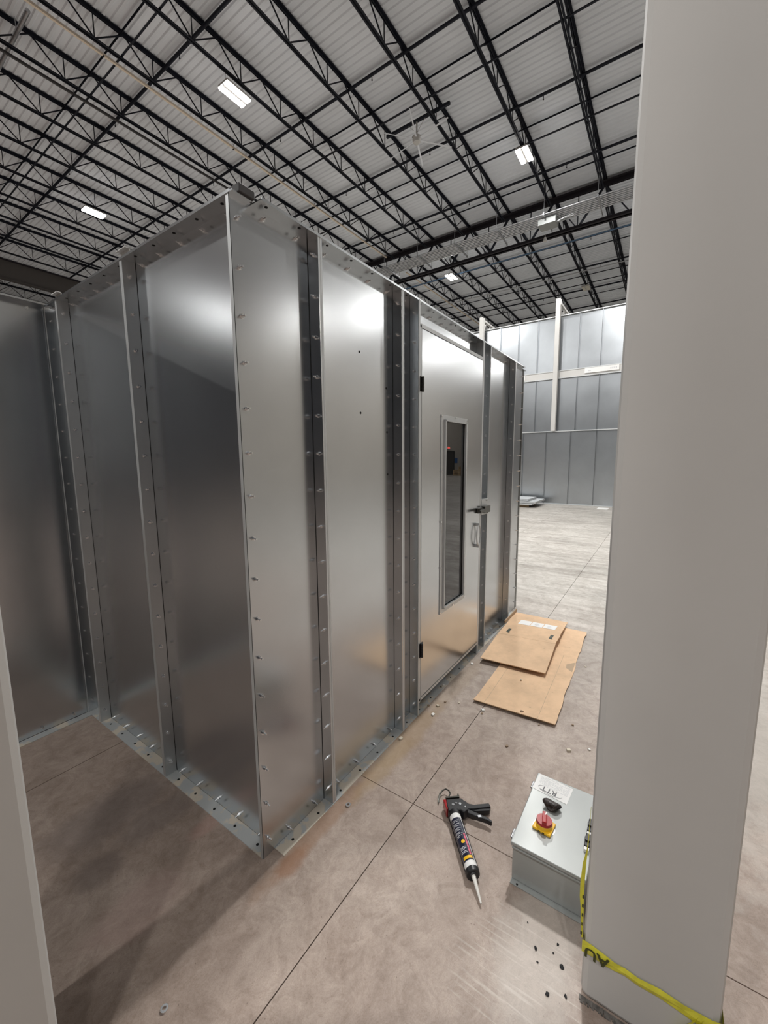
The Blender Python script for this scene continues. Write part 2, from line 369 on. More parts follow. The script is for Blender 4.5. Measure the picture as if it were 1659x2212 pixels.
# bridging and sprinkler lines (run across the joists)
Ymin, Ymax = -2.2, 22.4
for k, (x, top, bot) in enumerate([(3.8, 1, 1), (8.27, 1, 1), (11.0, 1, 1), (13.4, 1, 0), (16.9, 1, 0), (18.7, 1, 0), (21.5, 1, 1), (24.2, 1, 0), (26.8, 1, 1), (29.6, 1, 0)]):
    lab = ['leftmost bridging pair crossing the near joists', 'bridging pair crossing the joists beside the far lit lamp pair', 'bridging pair crossing the joists near the second lit lamp',
           'single bridging angle just before the girder', 'first bridging angle past the girder', 'second bridging angle past the girder', 'third bridging line past the girder',
           'fourth bridging line past the girder', 'fifth bridging line past the girder', 'last bridging line seen above the far panels'][k]
    b = thing('bridging', (x, 0, 0), 0, 'thin black ' + lab, 'bridging', 'bridging across the joists')
    y1 = Ymax if x < 14 else 10.5
    if top: MB().box(-.018, .018, Ymin, y1, ZT-.006, ZT-.001).box(-.003, .003, Ymin, y1, ZT-.032, ZT-.006).build('angle', STEEL, b)
    if bot: MB().box(-.018, .018, Ymin, y1, ZB+.05, ZB+.055).box(-.003, .003, Ymin, y1, ZB+.055, ZB+.085).build('angle', STEEL, b)
for k, x in enumerate([4.67, 7.42, 10.17, 12.95, 17.75, 20.5, 23.2, 25.9]):
    lab = ['nearest the camera', 'passing over the booth corner', 'just before the fan bracket', 'close in front of the girder', 'first one past the girder', 'second one past the girder', 'third one past the girder', 'last one seen past the girder'][k]
    b = thing('sprinkler_pipe', (x, 0, 0), 0, 'black sprinkler pipe with small drops under the deck, ' + lab, 'pipe', 'sprinkler lines under the deck')
    y1 = Ymax if x < 14 else 10.5
    MB().rod((0, Ymin, ZT-.045), (0, y1, ZT-.045), .034, 8).build('pipe', STEEL, b)
    y = 1.75
    sh = MB().rod((0, 0, -.03), (0, 0, -.11), .009, 6).rod((0, 0, -.11), (0, 0, -.125), .02, 8, .012).mesh('sprinkler_head', STEEL)
    while y < y1:
        put('sprinkler_head', sh, b, loc=(0, y, ZT-.045)); y += 3.05
o = MB().rod((2.5, 9.2, 9.98), (2.5, 13.5, 9.98), .04, 10).rod((2.5, 9.9, 9.98), (2.5, 9.9, ZT+.06), .006, 6).build('grey_pipe', CONDUIT); tag(o, 'short light grey pipe in the upper left corner between the joist chords', 'pipe')
for k, (y, xa, xb, lab, m) in enumerate([(8.62, -6, 13.6, 'long beige strut hung just under a joist above the booth', BEIGE_PIPE), (10.15, -6, 13.6, 'thin grey-brown strut under the next joist leftward from the long beige strut', DARKGREY),
                                   (8.66, 15.2, 24.5, 'pale strut under a joist beyond the girder', BEIGE_PIPE)]):
    b = thing('channel_strut', (0, y, 0), 0, lab, 'strut')
    MB().box(xa, xb, -.022, .022, ZB-.10, ZB-.055).box(xa, xb, -.005, .005, ZB-.06, ZB-.05).build('channel', m, b)
    r = MB(); x = xa+.5
    while x < xb: r.rod((x, 0, ZB-.06), (x, 0, ZB+.01), .006, 6); r.box(x-.012, x+.012, -.03, .03, ZB-.108, ZB-.10); x += 3.0
    r.build('hanger', STEEL, b)
for x, z, m, lab in ((16.5, 9.6, BLUE_PIPE, 'thin blue pipe hung past the girder'), (19.45, 9.6, CONDUIT, 'thin pale pipe hung farther past the girder')):
    o = MB().rod((x, -3, z), (x, 12, z), .022, 8).build('pipe_run', m)
    r = MB()
    for y in JY[:7:2]: r.rod((x, y, z), (x, y, ZB+.02), .005, 4)
    r.build('hanger', STEEL, o); tag(o, lab, 'pipe')
# conduit rack
rack = thing('conduit_rack', (0, 0, 0), 0, 'rack of parallel metal conduits hung on cross struts below the girder', 'conduit rack')
for k in range(8):
    x = 13.42+.098*k
    MB().rod((x, -3, 9.225), (x, 17, 9.225), .019+.004*(k in (2, 6)), 8).build('conduit', CONDUIT, rack)
sm = MB().box(13.27, 14.45, -.02, .02, 9.16, 9.20).mesh('cross_strut', CONDUIT)
hm = MB().rod((13.3, 0, 9.14), (13.3, 0, ZB+.02), .007, 6).rod((14.42, 0, 9.14), (14.42, 0, ZB+.02), .007, 6).box(13.275, 13.325, -.02, .02, 9.13, 9.15).box(14.395, 14.445, -.02, .02, 9.13, 9.15).mesh('hanger_rod', CONDUIT)
for i in range(7): put('cross_strut', sm, rack, loc=(0, JY[i], 0)); put('hanger_rod', hm, rack, loc=(0, JY[i], 0))
jb = thing('junction_box', (13.75, 2.4, 8.985), 0, 'light grey metal pull box fixed beneath the conduit rack', 'electrical box')
B(-.22, .22, -.27, .27, 0, .16).build('box_body', ENCL, jb, .006)
B(-.23, .23, -.28, .28, .15, .165).build('box_lid', ENCL, jb, .003)
for s in (0, 1): MB().path([(-.05+.12*s, -.27, .05+.05*s), (-.05+.12*s, -.45, .09+.06*s), (-.02+.1*s, -.75, .16)], .018, 8).build('conduit_bend', CONDUIT, jb)
o = MB().rod((14.3, 2.62, 8.83), (14.3, 2.62, 8.95), .06, 12, .035).rod((14.3, 2.62, 8.95), (14.3, 2.62, 9.06), .01, 6).build('ceiling_sensor', WHITE_STEEL); tag(o, 'small round white sensor hanging under the girder beside the pull box', 'sensor')
# ceiling fan
fan = thing('ceiling_fan', (8.81, 4.44, 9.49), 0, 'pale ceiling fan with slim blades hung between two joists', 'fan')
B(-.03, .03, -.9, .9, .40, .46).build('mount_bar', STEEL, fan)
MB().rod((0, 0, .05), (0, 0, .42), .02, 8).rod((0, .25, .42), (0, 0, .15), .006, 4).rod((0, -.25, .42), (0, 0, .15), .006, 4).build('down_rod', WHITE_STEEL, fan)
MB().rod((0, 0, -.06), (0, 0, .06), .09, 16, .12).rod((0, 0, -.075), (0, 0, -.06), .05, 16, .09).build('hub', WHITE_STEEL, fan)
for k in range(6):
    a = math.pi/3*k+.35
    o = MB().add([(.11, -.02, .005), (.11, .02, -.005), (.95, .016, -.004), (.95, -.016, .004), (.11, -.02, .010), (.11, .02, .000), (.95, .016, .001), (.95, -.016, .009)],
                 [(3,2,1,0),(4,5,6,7),(0,1,5,4),(1,2,6,5),(2,3,7,6),(3,0,4,7)]).build('blade', DECK, fan); o.rotation_euler = (0, 0, a)
# high-bay lamps
def lamp_meshes():
    h = MB().box(-.30, .30, -.16, .16, .02, .06).box(-.28, .28, -.03, .03, -.005, .03).box(-.10, .10, -.05, .05, .06, .10)
    l = MB().box(-.29, .29, .035, .155, -.012, .02); l2 = MB().box(-.29, .29, -.155, -.035, -.012, .02)
    w = MB().rod((-.22, 0, .06), (-.22, 0, .40), .004, 4).rod((.22, 0, .06), (.22, 0, .40), .004, 4)
    return h.mesh('housing', WHITE_STEEL), l, l2, w.mesh('hanger_wire', STEEL)
HM, l_, l2_, WM = lamp_meshes()
LON = (l_.mesh('lens', LENS), l2_.mesh('lens', LENS)); LOFF = (l_.mesh('lens', LENS_OFF), l2_.mesh('lens', LENS_OFF))
def lamp(x, y, lab, on=True, z=9.36, top=ZB, rz=0, dim=1.):
    t = thing('high_bay_lamp', (x, y, z), rz, lab, 'ceiling lamp', 'high-bay lamps under the joists')
    put('housing', HM, t); MB().rod((-.22, 0, .06), (-.22, 0, top-z+.003), .004, 4).rod((.22, 0, .06), (.22, 0, top-z+.003), .004, 4).build('hanger_wire', STEEL, t)
    for me in (LON if on else LOFF): put('lens', me, t)
    if on:
        ld = bpy.data.lights.new('lamp_light', 'AREA'); ld.shape = 'RECTANGLE'; ld.size = .56; ld.size_y = .28; ld.energy = LAMP_POWER*dim; ld.color = (1., .985, .955)
        lo = bpy.data.objects.new('lamp_light', ld); COL.objects.link(lo); lo.parent = t; lo.location = (0, 0, -.014)
lamp(5.38, 7.0, 'lit twin-strip lamp highest above the booth corner', z=9.44)
lamp(11.1, 2.44, 'lit twin-strip lamp nearest the big white column', z=9.62)
lamp(5.5, 14.6, 'lit twin-strip lamp over the left booth wall', z=9.58)
lamp(16.25, 7.0, 'lit twin-strip lamp beyond the girder and conduit rack', z=9.42)
lamp(21.5, 2.44, 'unlit square lamp on a joist above the far white truss', False, z=9.60)
PLACE = {(-5.4, 6.93): 'added as fill over the far side of the recess wall', (-13.2, 19.): 'mirrored faintly in the left booth wall', (-13.2, -.6): 'added as fill above the dark west end', (-5.4, -3.6): 'added as fill over the floor behind the left column', (-5.4, .9): 'added as fill nearest the left column', (-13.2, 6.93): 'added as fill past the recess in the dark west end',  # unseen lamps; western ones except the mirrored one are added fill
         (5.31, -.1): 'straight above the control box and door', (-5.4, -8.1): 'added as fill behind the photographer', (16.1, -.6): 'hidden behind the big white column', (17.5, -11.6): 'mirrored in the panels beside the door',
         (16., -15.7): 'mirrored in the front booth panels near the south wall', (10.65, -5.2): 'south of the cartons', (26.7, -5.2): 'toward the mirrored pallets', (26.7, -12.7): 'nearest the mirrored pallets', (34., -11.): 'before the mirrored exit door',
         (10.65, 13.): 'behind the booth roof', (21., 14.): 'beyond the girder behind the booth'}
DIM = {(-13.2, 19.): .35, (16., -15.7): .30, (17.5, -11.6): .55, (10.65, -5.2): .35, (26.7, -5.2): .4, (-5.4, -3.6): .5, (-5.4, .9): .5, (-5.4, -8.1): .3, (-13.2, -.6): .3, (-13.2, 6.93): .4, (16.1, -.6): .7, (5.31, -.1): 1.45}   # per-lamp power factors, tuned to shape shadow edge, fill and reflections
for (x, y), lab in PLACE.items():  # lamps added out of view to reproduce the booth's shadow edge and reflections
    lamp(x, y, 'lit twin-strip lamp outside the view, '+lab, top=ZT+.07, dim=DIM.get((x, y), 1.))

# ================================================================= WHITE COLUMNS
def column(name, x0, x1, y0, y1, h, lab, bev=.018):
    t = thing(name, ((x0+x1)/2, (y0+y1)/2, 0), 0, lab, 'column'); cx, cy = (x0+x1)/2, (y0+y1)/2
    B(x0-cx, x1-cx, y0-cy, y1-cy, 0.004, h).build('shaft', WHITE_STEEL, t, bev); return t
cr = column('steel_column', .203, .508, -1.421, -1.109, 9.72, 'big square white steel column beside the grey control box')
n = 80; rng = random.Random(3); m = MB()
for k in range(n):   # crumbly dark sealant around the foot
    a = -.156+.312*k/n; wv = .006+.012*rng.random(); m.box(-.1525-wv, -.150, a, a+.312/n+.001, -.001, .002+.003*rng.random())
m.build('base_sealant', plain('sealant_grime', (.13, .12, .11), .9, 0., .5, 60.), cr); tag(cr.children[-1], 'crumbly dark sealant')
column('steel_column', -1.05, -.735, -.125, .19, 9.72, 'white steel column edge at the extreme left beside the recess')

# caution tape round the column
tp = thing('caution_tape', (.203, -1.265, 0), 0, 'yellow caution tape tied low around the big white column', 'tape')
m = MB()
pts = [(.158, .198), (.160, .196), (.156, .190), (.158, .184), (.163, .186), (.158, .181), (.161, .188), (.156, .183), (.152, .186), (.146, .188), (.150, .196)]
yy = [.158, .13, .10, .075, .05, .02, -.03, -.08, -.11, -.135, -.159]
vs = []
for (a, b), y in zip(pts, yy): vs += [(-.0035, y, a), (-.0035-.004*abs(math.sin(y*40)), y, (a+b)/2), (-.003, y, b)]
fs = []
for i in range(len(yy)-1):
    for k in (0, 1): fs.append((i*3+k, (i+1)*3+k, (i+1)*3+k+1, i*3+k+1))
m.add(vs, fs)
m.add([(-.003, .158, .158), (.31, .159, .18), (.31, .159, .215), (-.003, .158, .198)], [(0,1,2,3)])
m.add([(-.003, -.159, .150), (.31, -.159, .16), (.31, -.159, .19), (-.003, -.159, .196)], [(0,1,2,3)])
m.build('tape_band', TAPE, tp)
m = MB()   # loose end standing along the column edge
pts = [(.1575, .62, .001), (.158, .54, .002), (.159, .485, .004), (.161, .44, .011), (.162, .38, .014), (.162, .33, .013), (.160, .29, .010), (.159, .24, .008), (.158, .195, .005)]
vs = []
for y, z, wv in pts: vs += [(.004, y, z), (.004-wv*.4, y+wv*.75, z)]
m.add(vs, [(2*i, 2*i+1, 2*i+3, 2*i+2) for i in range(len(pts)-1)]); m.build('loose_end', TAPE, tp)
m = MB()   # crumpled knot near the floor
rng = random.Random(5)
for k in range(9):
    y = -.06-.011*k; z = .07+.01*rng.random(); m.add([(-.004, y, z), (-.022-.01*rng.random(), y-.02, z+.05), (-.006, y-.05, z+.10), (-.004, y-.02, z+.02)], [(0,1,2,3)])
m.build('tape_knot', TAPE, tp)
text('tape_lettering', 'AU', .046, TAPE_INK, tp, (-.0085, .120, .172), (math.pi/2, math.pi, -math.pi/2), .0003, bold=.001)
for k in range(5):
    B(.0015, .0022, .1605, .165, .205+.03*k, .215+.03*k).build('tape_lettering', TAPE_INK, tp)

# ================================================================= BOOTH
H = 2.44; D = .056; ZP0, ZP1 = .003, 2.436
booth = thing('galvanized_booth', (0, 0, 0), 0, 'galvanized steel panel booth with bolted flanges and a windowed door', 'booth')
bolt_me = MB().rod((0,0,0), (0,0,.0016), .0088, 12, smooth=False).rod((0,0,.0016), (0,0,.0082), .0070, 6, smooth=False).rod((0,0,.0082), (0,0,.0195), .0036, 8).mesh('bolt', BOLT)
ROT = {'-x': (0, -math.pi/2, 0), '-y': (math.pi/2, 0, 0), '+x': (0, math.pi/2, 0)}
NB = [0]
def bolt(x, y, z, d):
    r = ROT[d]; o = put('bolt', bolt_me, booth, loc=(x, y, z), rot=(r[0]+random.uniform(-.05, .05), r[1]+random.uniform(-.05, .05), r[2])); NB[0] += 1
def hole(x, y, z, d, r=.0055, sx=1., parent=None):
    ax = {'x': ((.0006, 0, 0)), 'y': (0, .0006, 0), 'z': (0, 0, .0006)}[d]
    v = Vector(ax); p = Vector((x, y, z)); m = MB().rod(p-v, p+v, r, 10, smooth=False); m.build('bolt_hole', HOLE, parent or booth)
T = .0025; LIP = .0085
def panel_x(a0, a1, left=True, right=True, z0=ZP0, z1=ZP1, yp=0., sgn=-1, name='wall_panel'):
    """pan facing -y with flanges turned outwards"""
    m = MB().box(a0, a1, yp, yp+T, z0, z1)
    if left: m.box(a0, a0+T, yp-D, yp, z0, z1).mat(2).box(a0+T, a0+T+.0014, yp-.0012, yp, z0, z1).mat(1).box(a0-LIP, a0, yp-D, yp-D+T, z0, z1).mat(0)
    if right: m.box(a1-T, a1, yp-D, yp, z0, z1).mat(2).box(a1-T-.0014, a1-T, yp-.0012, yp, z0, z1).mat(1).box(a1, a1+LIP, yp-D, yp-D+T, z0, z1).mat(0)
    return m.build(name, PANEL, booth)
def panel_y(b0, b1, near=True, far=True, z0=ZP0, z1=ZP1, xp=0.):
    m = MB().box(xp, xp+T, b0, b1, z0, z1)
    if near: m.mat(3).box(xp-D, xp, b0, b0+T, z0, z1).mat(1).box(xp-D, xp-D+T, b0-LIP, b0, z0, z1).mat(0)
    if far: m.mat(3).box(xp-D, xp, b1-T, b1, z0, z1).mat(2).box(xp-.0012, xp, b1-T-.0014, b1-T, z0, z1).mat(1).box(xp-D, xp-D+T, b1, b1+LIP, z0, z1).mat(0)
    return m.build('wall_panel', PANEL, booth)
P1, P2, P3, P4, P5 = .306, .9125, 1.083, 2.19, 2.835; XE = 3.28
g_ = .0092
# right wall (faces -y)
m = MB().box(-D, P1-g_, 0, T, .0, ZP1).box(P1-g_-T, P1-g_, -D, 0, ZP0, ZP1).mat(2).box(P1-g_-T-.0014, P1-g_-T, -.0012, 0, ZP0, ZP1).mat(1).box(P1-g_, P1-g_+LIP, -D, -D+T, ZP0, ZP1)
m.build('wall_panel', PANEL, booth)
panel_x(P1+g_, P2-g_); panel_x(P2+g_, P3-g_); panel_x(P4+g_, P5-g_); panel_x(P5+g_, XE, True, False)
B(XE-.045, XE+.001, -.002, -.0001, ZP0, ZP1).build('end_strip', GUNMETAL, booth)  # thin dark strip down the far edge of the right wall
# left wall (faces -x)
PA, PB, YL = .7604, 1.5209, 1.70
m = MB().box(0, T, T+.001, PA-g_, ZP0, ZP1).box(-D, 0, T+.001, 2*T+.001, ZP0, ZP1).mat(1).box(-D-.0005, -D+T, .0, 2*T+.010, ZP0, ZP1).mat(0)
m.mat(3).box(-D, 0, PA-g_-T, PA-g_, ZP0, ZP1).mat(2).box(-.0012, 0, PA-g_-T-.0014, PA-g_-T, ZP0, ZP1).mat(1).box(-D, -D+T, PA-g_, PA-g_+LIP, ZP0, ZP1); m.build('wall_panel', PANEL, booth)
panel_y(PA+g_, PB-g_)
m = MB().box(0, T, PB+g_, YL, ZP0, ZP1).box(-D, 0, PB+g_, PB+g_+T, ZP0, ZP1).box(-D, 0, YL-T, YL, ZP0, ZP1).mat(1).box(-D, -D+T, PB+g_-LIP, PB+g_, ZP0, ZP1).box(-D-.0005, -D+T, YL-T-.005, YL, ZP0, ZP1); m.build('wall_panel', PANEL, booth)
# recess wall (faces -y) at y = YL
m = MB().box(-.76+g_, -D, YL, YL+T, ZP0, ZP1).box(-D-.006, -D, YL-.003, YL, ZP0, ZP1).box(-.76+g_, -.76+g_+T, YL-D, YL, ZP0, ZP1).box(-.76+g_-LIP, -.76+g_, YL-D, YL-D+T, ZP0, ZP1); m.build('wall_panel', GALV, booth)
panel_x(-1.52+g_, -.76-g_, yp=YL); panel_x(-2.28+g_, -1.52-g_, yp=YL)
# roof flange strips with bright turned-up lip, base tracks
m = MB().box(.03, 3.115, -D, .02, H-.006, H-.002).box(3.115, XE, -.02, .02, H-.006, H-.002).box(.03, 3.115, -D-.003, -D, H-.009, H+.0005); m.build('roof_flange', GALV, booth)
m = MB().box(-D, .02, -.02, YL-D, H-.006, H-.002).box(-D-.003, -D, -.01, YL-D, H-.009, H+.0005); m.build('roof_flange', GALV, booth)
m = MB().box(-2.28, -D, YL-D, YL+.02, H-.006, H-.002).box(-2.28, -D-.003, YL-D-.003, YL-D, H-.009, H+.0005); m.build('roof_flange', GALV, booth)
for nm, m in (('base_track', MB().box(0., P3-.012, -D-.002, -.0005, 0, .0035)), ('base_track', MB().box(P3+.012, 2.04, -D-.002, -.0005, 0, .0035)), ('base_track', MB().box(2.065, 3.10, -D-.002, -.0005, 0, .0035)),
              ('base_track', MB().box(-D-.001, -.0005, .006, YL-D, 0, .0035)), ('base_track', MB().box(-2.28, -.0, YL-D-.001, YL-.003, 0, .0035))):
    m.build(nm, TRACK, booth)
B(-.034, .028, -.028, .030, H-.001, H+.026).build('corner_cap', DARKGREY, booth, .003); tag(booth.children[-1], 'dark grey corner block')
for y0 in (.79, 1.60): 
    MB().box(.0, .003, y0, y0+.085, H-.002, H+.07).box(-.02, .003, y0, y0+.085, H+.067, H+.07).build('roof_tab', PAPER, booth); tag(booth.children[-1], 'small white upright tab')
# rear and roof so that the booth is a closed box
m = MB().box(.012, XE-.01, .05, YL+.1, H-.03, H-.01).box(-2.28, XE, YL+.05, 4.2, H-.03, H-.01); m.build('roof_sheet', GALV, booth)
m = MB().box(XE-T, XE, .003, 4.2, 0, ZP1).box(-2.28, XE, 4.2, 4.2+T, 0, ZP1).box(-2.28-T, -2.28, YL, 4.2, 0, ZP1); m.build('rear_wall', GALV, booth)
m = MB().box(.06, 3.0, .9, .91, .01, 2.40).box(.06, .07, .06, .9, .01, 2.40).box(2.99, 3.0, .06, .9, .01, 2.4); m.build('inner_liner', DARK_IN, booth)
ZS = [.075+.1530*k for k in range(16)]
for z in ZS:
    bolt(-.027, 0, z, '-y')
    for p in (P1, P2): bolt(p-g_-T, -.030, z, '-x')
    bolt(P3-g_-T, -.030, z, '-x'); bolt(P4-g_-T+.012, -.030, z, '-x'); bolt(P5-g_-T, -.030, z, '-x'); bolt(XE-.065, 0, z, '-y')
    bolt(-.030, PA-g_-T, z, '-y'); bolt(-.030, PB-g_-T, z, '-y'); bolt(-.027, YL-T, z, '-y')
for z in ZS: pass
xr = [.08+.1525*k for k in range(20)]
for x in xr:
    if x < 3.1 and all(abs(x-p) > .03 for p in (P1, P2, P3, P4, P5)):
        bolt(x, 0, 2.412, '-y')
        if x < 1.08 or x > 2.2: bolt(x, 0, .030, '-y')
for k in range(11):
    y = .08+.1525*k
    if all(abs(y-p) > .03 for p in (PA, PB)): bolt(0, y, 2.412, '-x'); bolt(0, y, .030, '-x')
for x in (-.132, -.285, -.437, -.59): bolt(x, YL, .030, '-y'); bolt(x, YL, 2.412, '-y')
for x in xr[:20]:
    hole(x-.012, -.034, .0037, 'z', .006); hole(x-.012, -.034, H-.0062, 'z', .006)
for k in range(11): hole(-.030, .07+.1525*k, .0037, 'z', .006); hole(-.030, .07+.1525*k, H-.0062, 'z', .006)
for x, z in ((.616, 2.079), (.619, 1.80), (.838, 1.943), (.842, 1.72), (.846, 1.50)): hole(x, 0, z, 'y', .006)
# --- door frame
DX0, DX1, DZ0, DZ1 = 1.106, 2.022, .112, 2.292
m = MB().box(P3-.009, P3-.009+.014, -D-.004, 0, 0.0035, ZP1).box(P3+.005, DX0-.004, -D-.004, -D, DZ0-.03, DZ1+.02)
m.build('door_jamb', GALV_EDGE, booth)
m = MB().box(DX1+.004, DX1+.032, -D-.004, -D, .0035, ZP1).box(DX1+.028, DX1+.032, -D, 0, .0035, ZP1); m.build('door_jamb', GALV_EDGE, booth)
MB().box(P3+.005, DX1+.004, -D-.004, -.0, DZ1+.005, DZ1+.026).build('door_head', GALV_EDGE, booth)
MB().box(P3+.005, DX1+.004, -D-.004, -.0, DZ0-.024, DZ0-.006).build('door_sill', GALV_EDGE, booth)
B(P3+.005, DX1+.028, 0, T, DZ1+.02, ZP1).build('header_panel', GALV, booth)
B(P3+.005, DX1+.028, 0, T, 0.004, DZ0-.02).build('threshold_panel', GALV, booth)
# recessed joint channel between door frame and next panel
m = MB().box(DX1+.032, P4-g_+.012, -.004, 0, .0035, ZP1).box(P4-g_+.012-T, P4-g_+.012, -D, 0, .0035, ZP1).mat(1).box(P4-g_+.012, P4, -D, -D+T, .0035, ZP1); m.build('wall_panel', PANEL, booth)
# gasket
MB().box(DX0-.004, DX1+.004, -D+.006, -D+.012, DZ0-.006, DZ1+.006).build('gasket', GASKET, booth)
# --- door leaf
WX0, WX1, WZ0, WZ1 = 1.388, 1.712, .595, 1.820
yd0, yd1 = -D-.004, -D+.004
door = MB().box(DX0, WX0, yd0, yd1, DZ0, DZ1).box(WX1, DX1, yd0, yd1, DZ0, DZ1).box(WX0, WX1, yd0, yd1, DZ0, WZ0).box(WX0, WX1, yd0, yd1, WZ1, DZ1)
# one welded skin instead of four boxes
bm = bmesh.new()
o_ = [bm.verts.new((x, yd0, z)) for x, z in ((DX0, DZ0), (DX1, DZ0), (DX1, DZ1), (DX0, DZ1))]; i_ = [bm.verts.new((x, yd0, z)) for x, z in ((WX0, WZ0), (WX1, WZ0), (WX1, WZ1), (WX0, WZ1))]
ob = [bm.verts.new((v.co.x, yd1, v.co.z)) for v in o_]; ib = [bm.verts.new((v.co.x, yd1, v.co.z)) for v in i_]
for k in range(4):
    j = (k+1) % 4
    bm.faces.new((o_[k], o_[j], i_[j], i_[k])); bm.faces.new((ob[j], ob[k], ib[k], ib[j])); bm.faces.new((o_[j], o_[k], ob[k], ob[j])); bm.faces.new((i_[k], i_[j], ib[j], ib[k]))
bmesh.ops.recalc_face_normals(bm, faces=bm.faces); me = bpy.data.meshes.new('door_leaf'); bm.to_mesh(me); bm.free(); me.materials.append(GALV)
door = put('door_leaf', me, booth); tag(door, 'galvanized door with tall narrow window')
m = MB(); fw = .030
for a in ((WX0-fw-.012, WX0, WZ0-fw, WZ1+fw), (WX1, WX1+fw+.01, WZ0-fw, WZ1+fw)): m.box(a[0], a[1], yd0-.004, yd0, a[2], a[3])
m.box(WX0, WX1, yd0-.004, yd0, WZ1, WZ1+fw).box(WX0, WX1, yd0-.004, yd0, WZ0-fw, WZ0)
m.box(WX0-.002, WX0+.008, yd0-.016, yd0-.002, WZ0, WZ1).box(WX1-.008, WX1+.002, yd0-.016, yd0-.002, WZ0, WZ1).box(WX0, WX1, yd0-.016, yd0-.002, WZ1-.008, WZ1+.002).box(WX0, WX1, yd0-.016, yd0-.002, WZ0-.002, WZ0+.008)
m.build('window_frame', GALV_EDGE, door)
MB().box(WX0-.004, WX1+.004, yd1-.006, yd1-.001, WZ0-.004, WZ1+.004).build('window_pane', glass(), door)
scr = MB()
for x in (WX0-fw-.004, WX1+fw+.002):
    for z in (WZ0-fw+.01, .88, 1.18, 1.5, WZ1+fw-.012): scr.rod((x, yd0-.004, z), (x, yd0-.008, z), .006, 8)
for x in ((WX0+WX1)/2,):
    for z in (WZ0-fw+.008, WZ1+fw-.008): scr.rod((x, yd0-.004, z), (x, yd0-.008, z), .006, 8)
o = scr.build('window_screws', BOLT, door); tag(o, kind='stuff')
for z0, z1 in ((1.955, 2.036), (.376, .466)):
    m = MB().box(DX0-.022, DX0+.022, yd0-.003, yd0, z0, z1)
    k = 5
    for i in range(k):
        a = z0+(z1-z0)*i/k; m.rod((DX0-.002, yd0-.008, a+.001), (DX0-.002, yd0-.008, a+(z1-z0)/k-.001), .0085, 8)
    m.build('hinge', BLACK if z0 < 1 else GUNMETAL, door)
# latch
m = MB().box(1.955, 2.12, yd0-.018, yd0-.002, 1.165, 1.205).box(2.045, 2.165, yd0-.034, yd0-.006, 1.158, 1.212).rod((2.0, yd0-.05, 1.185), (2.0, yd0-.002, 1.185), .015, 10)
m.box(1.90, 2.01, yd0-.056, yd0-.044, 1.175, 1.196).build('latch', GUNMETAL, door, .002)
m = MB().box(2.058, P4, -D-.006, -.004, 1.14, 1.262); m.build('strike_block', GALV_EDGE, booth)
for z in (1.15, 1.252): bolt(2.15, -D-.006, z, '-y')
ring = [(1.957+.038*math.cos(a), yd0-.022, 1.0+.078*math.sin(a)) for a in [2*math.pi*k/24 for k in range(25)]]
m = MB().path(ring, .005, 8).rod((1.957, yd0, 1.078), (1.957, yd0-.03, 1.078), .008, 8).rod((1.957, yd0, .922), (1.957, yd0-.03, .922), .008, 8).box(1.948, 1.966, yd0-.026, yd0, .905, .925).box(1.948, 1.966, yd0-.026, yd0, 1.075, 1.092)
m.build('handle', GALV_EDGE, door)

# ================================================================= CONTROL BOX
cb = thing('control_box', (0, 0, 0), 0, 'grey metal control enclosure lying on the floor beside the big white column', 'electrical box')
bx0, bx1, by0, by1 = .425, .815, -1.083, -.838
B(bx0, bx1, by0, by1, .004, .150).build('box_body', ENCL, cb, .004)
B(bx0-.020, bx0+.03, by0, by1, 0.001, .0045).build('mounting_flange', ENCL, cb, .001); B(bx1-.03, bx1+.02, by0, by1, 0.001, .0045).build('mounting_flange', ENCL, cb, .001)
MB().box(bx0-.008, bx1+.006, by0-.006, by1+.006, .150, .163).box(bx0-.012, bx0-.006, by0, by1, .143, .150).build('lid', ENCL, cb, .0035)
lid = cb.children[-1]
for x in (.46, .74):
    MB().box(x-.02, x+.02, by1+.006, by1+.009, .125, .160).rod((x-.02, by1+.010, .158), (x+.02, by1+.010, .158), .004, 8).build('hinge', CONDUIT, cb)
hole(bx0-.013, by1-.025, .0046, 'z', .004, parent=cb)
LZ = .1634
# paper sign
sg = thing('paper_sign', (.762, -.907, LZ), math.radians(-4.5), 'white printed sheet on the far end of the control box lid', 'sign')
B(-.050, .050, -.071, .071, 0, .0006).build('sheet', PAPER, sg)
# lettering reads from the far side
text('lettering', 'RTT', .036, INK, sg, (-.0245, .008, .0008), (0, 0, math.pi/2), .0002, bold=.0006)
m = MB()
def strip(pts, wd):
    vs = []
    for i, p in enumerate(pts):
        d = Vector(pts[min(i+1, len(pts)-1)])-Vector(pts[max(i-1, 0)]); n_ = Vector((-d.y, d.x, 0)).normalized()*wd*(.35+.65*math.sin(math.pi*i/(len(pts)-1)))
        q = Vector(p); vs += [q-n_, q+n_]
    m.add(vs, [(2*i, 2*i+1, 2*i+3, 2*i+2) for i in range(len(pts)-1)])
strip([(-.026+.019*math.sin(a), .002+.048*math.cos(a), .0009) for a in [math.pi*1.02+k*math.pi*.95/16 for k in range(17)]], .0012)
strip([(-.024+.017*math.sin(a), .002+.050*math.cos(a), .0009) for a in [-.2+k*1.0/8 for k in range(9)]], .0012)
m.build('swoosh', INK, sg)
m = MB(); rng = random.Random(2)
for r_ in range(9):
    x = .042-.0062*r_; y = -.062
    while y < .055:
        l = .004+.012*rng.random(); m.box(x-.0011, x+.0011, y, min(y+l, .058), .0006, .0008); y += l+.003
        if rng.random() < .16: y += .02
m.build('fine_print', INK_PALE, sg)
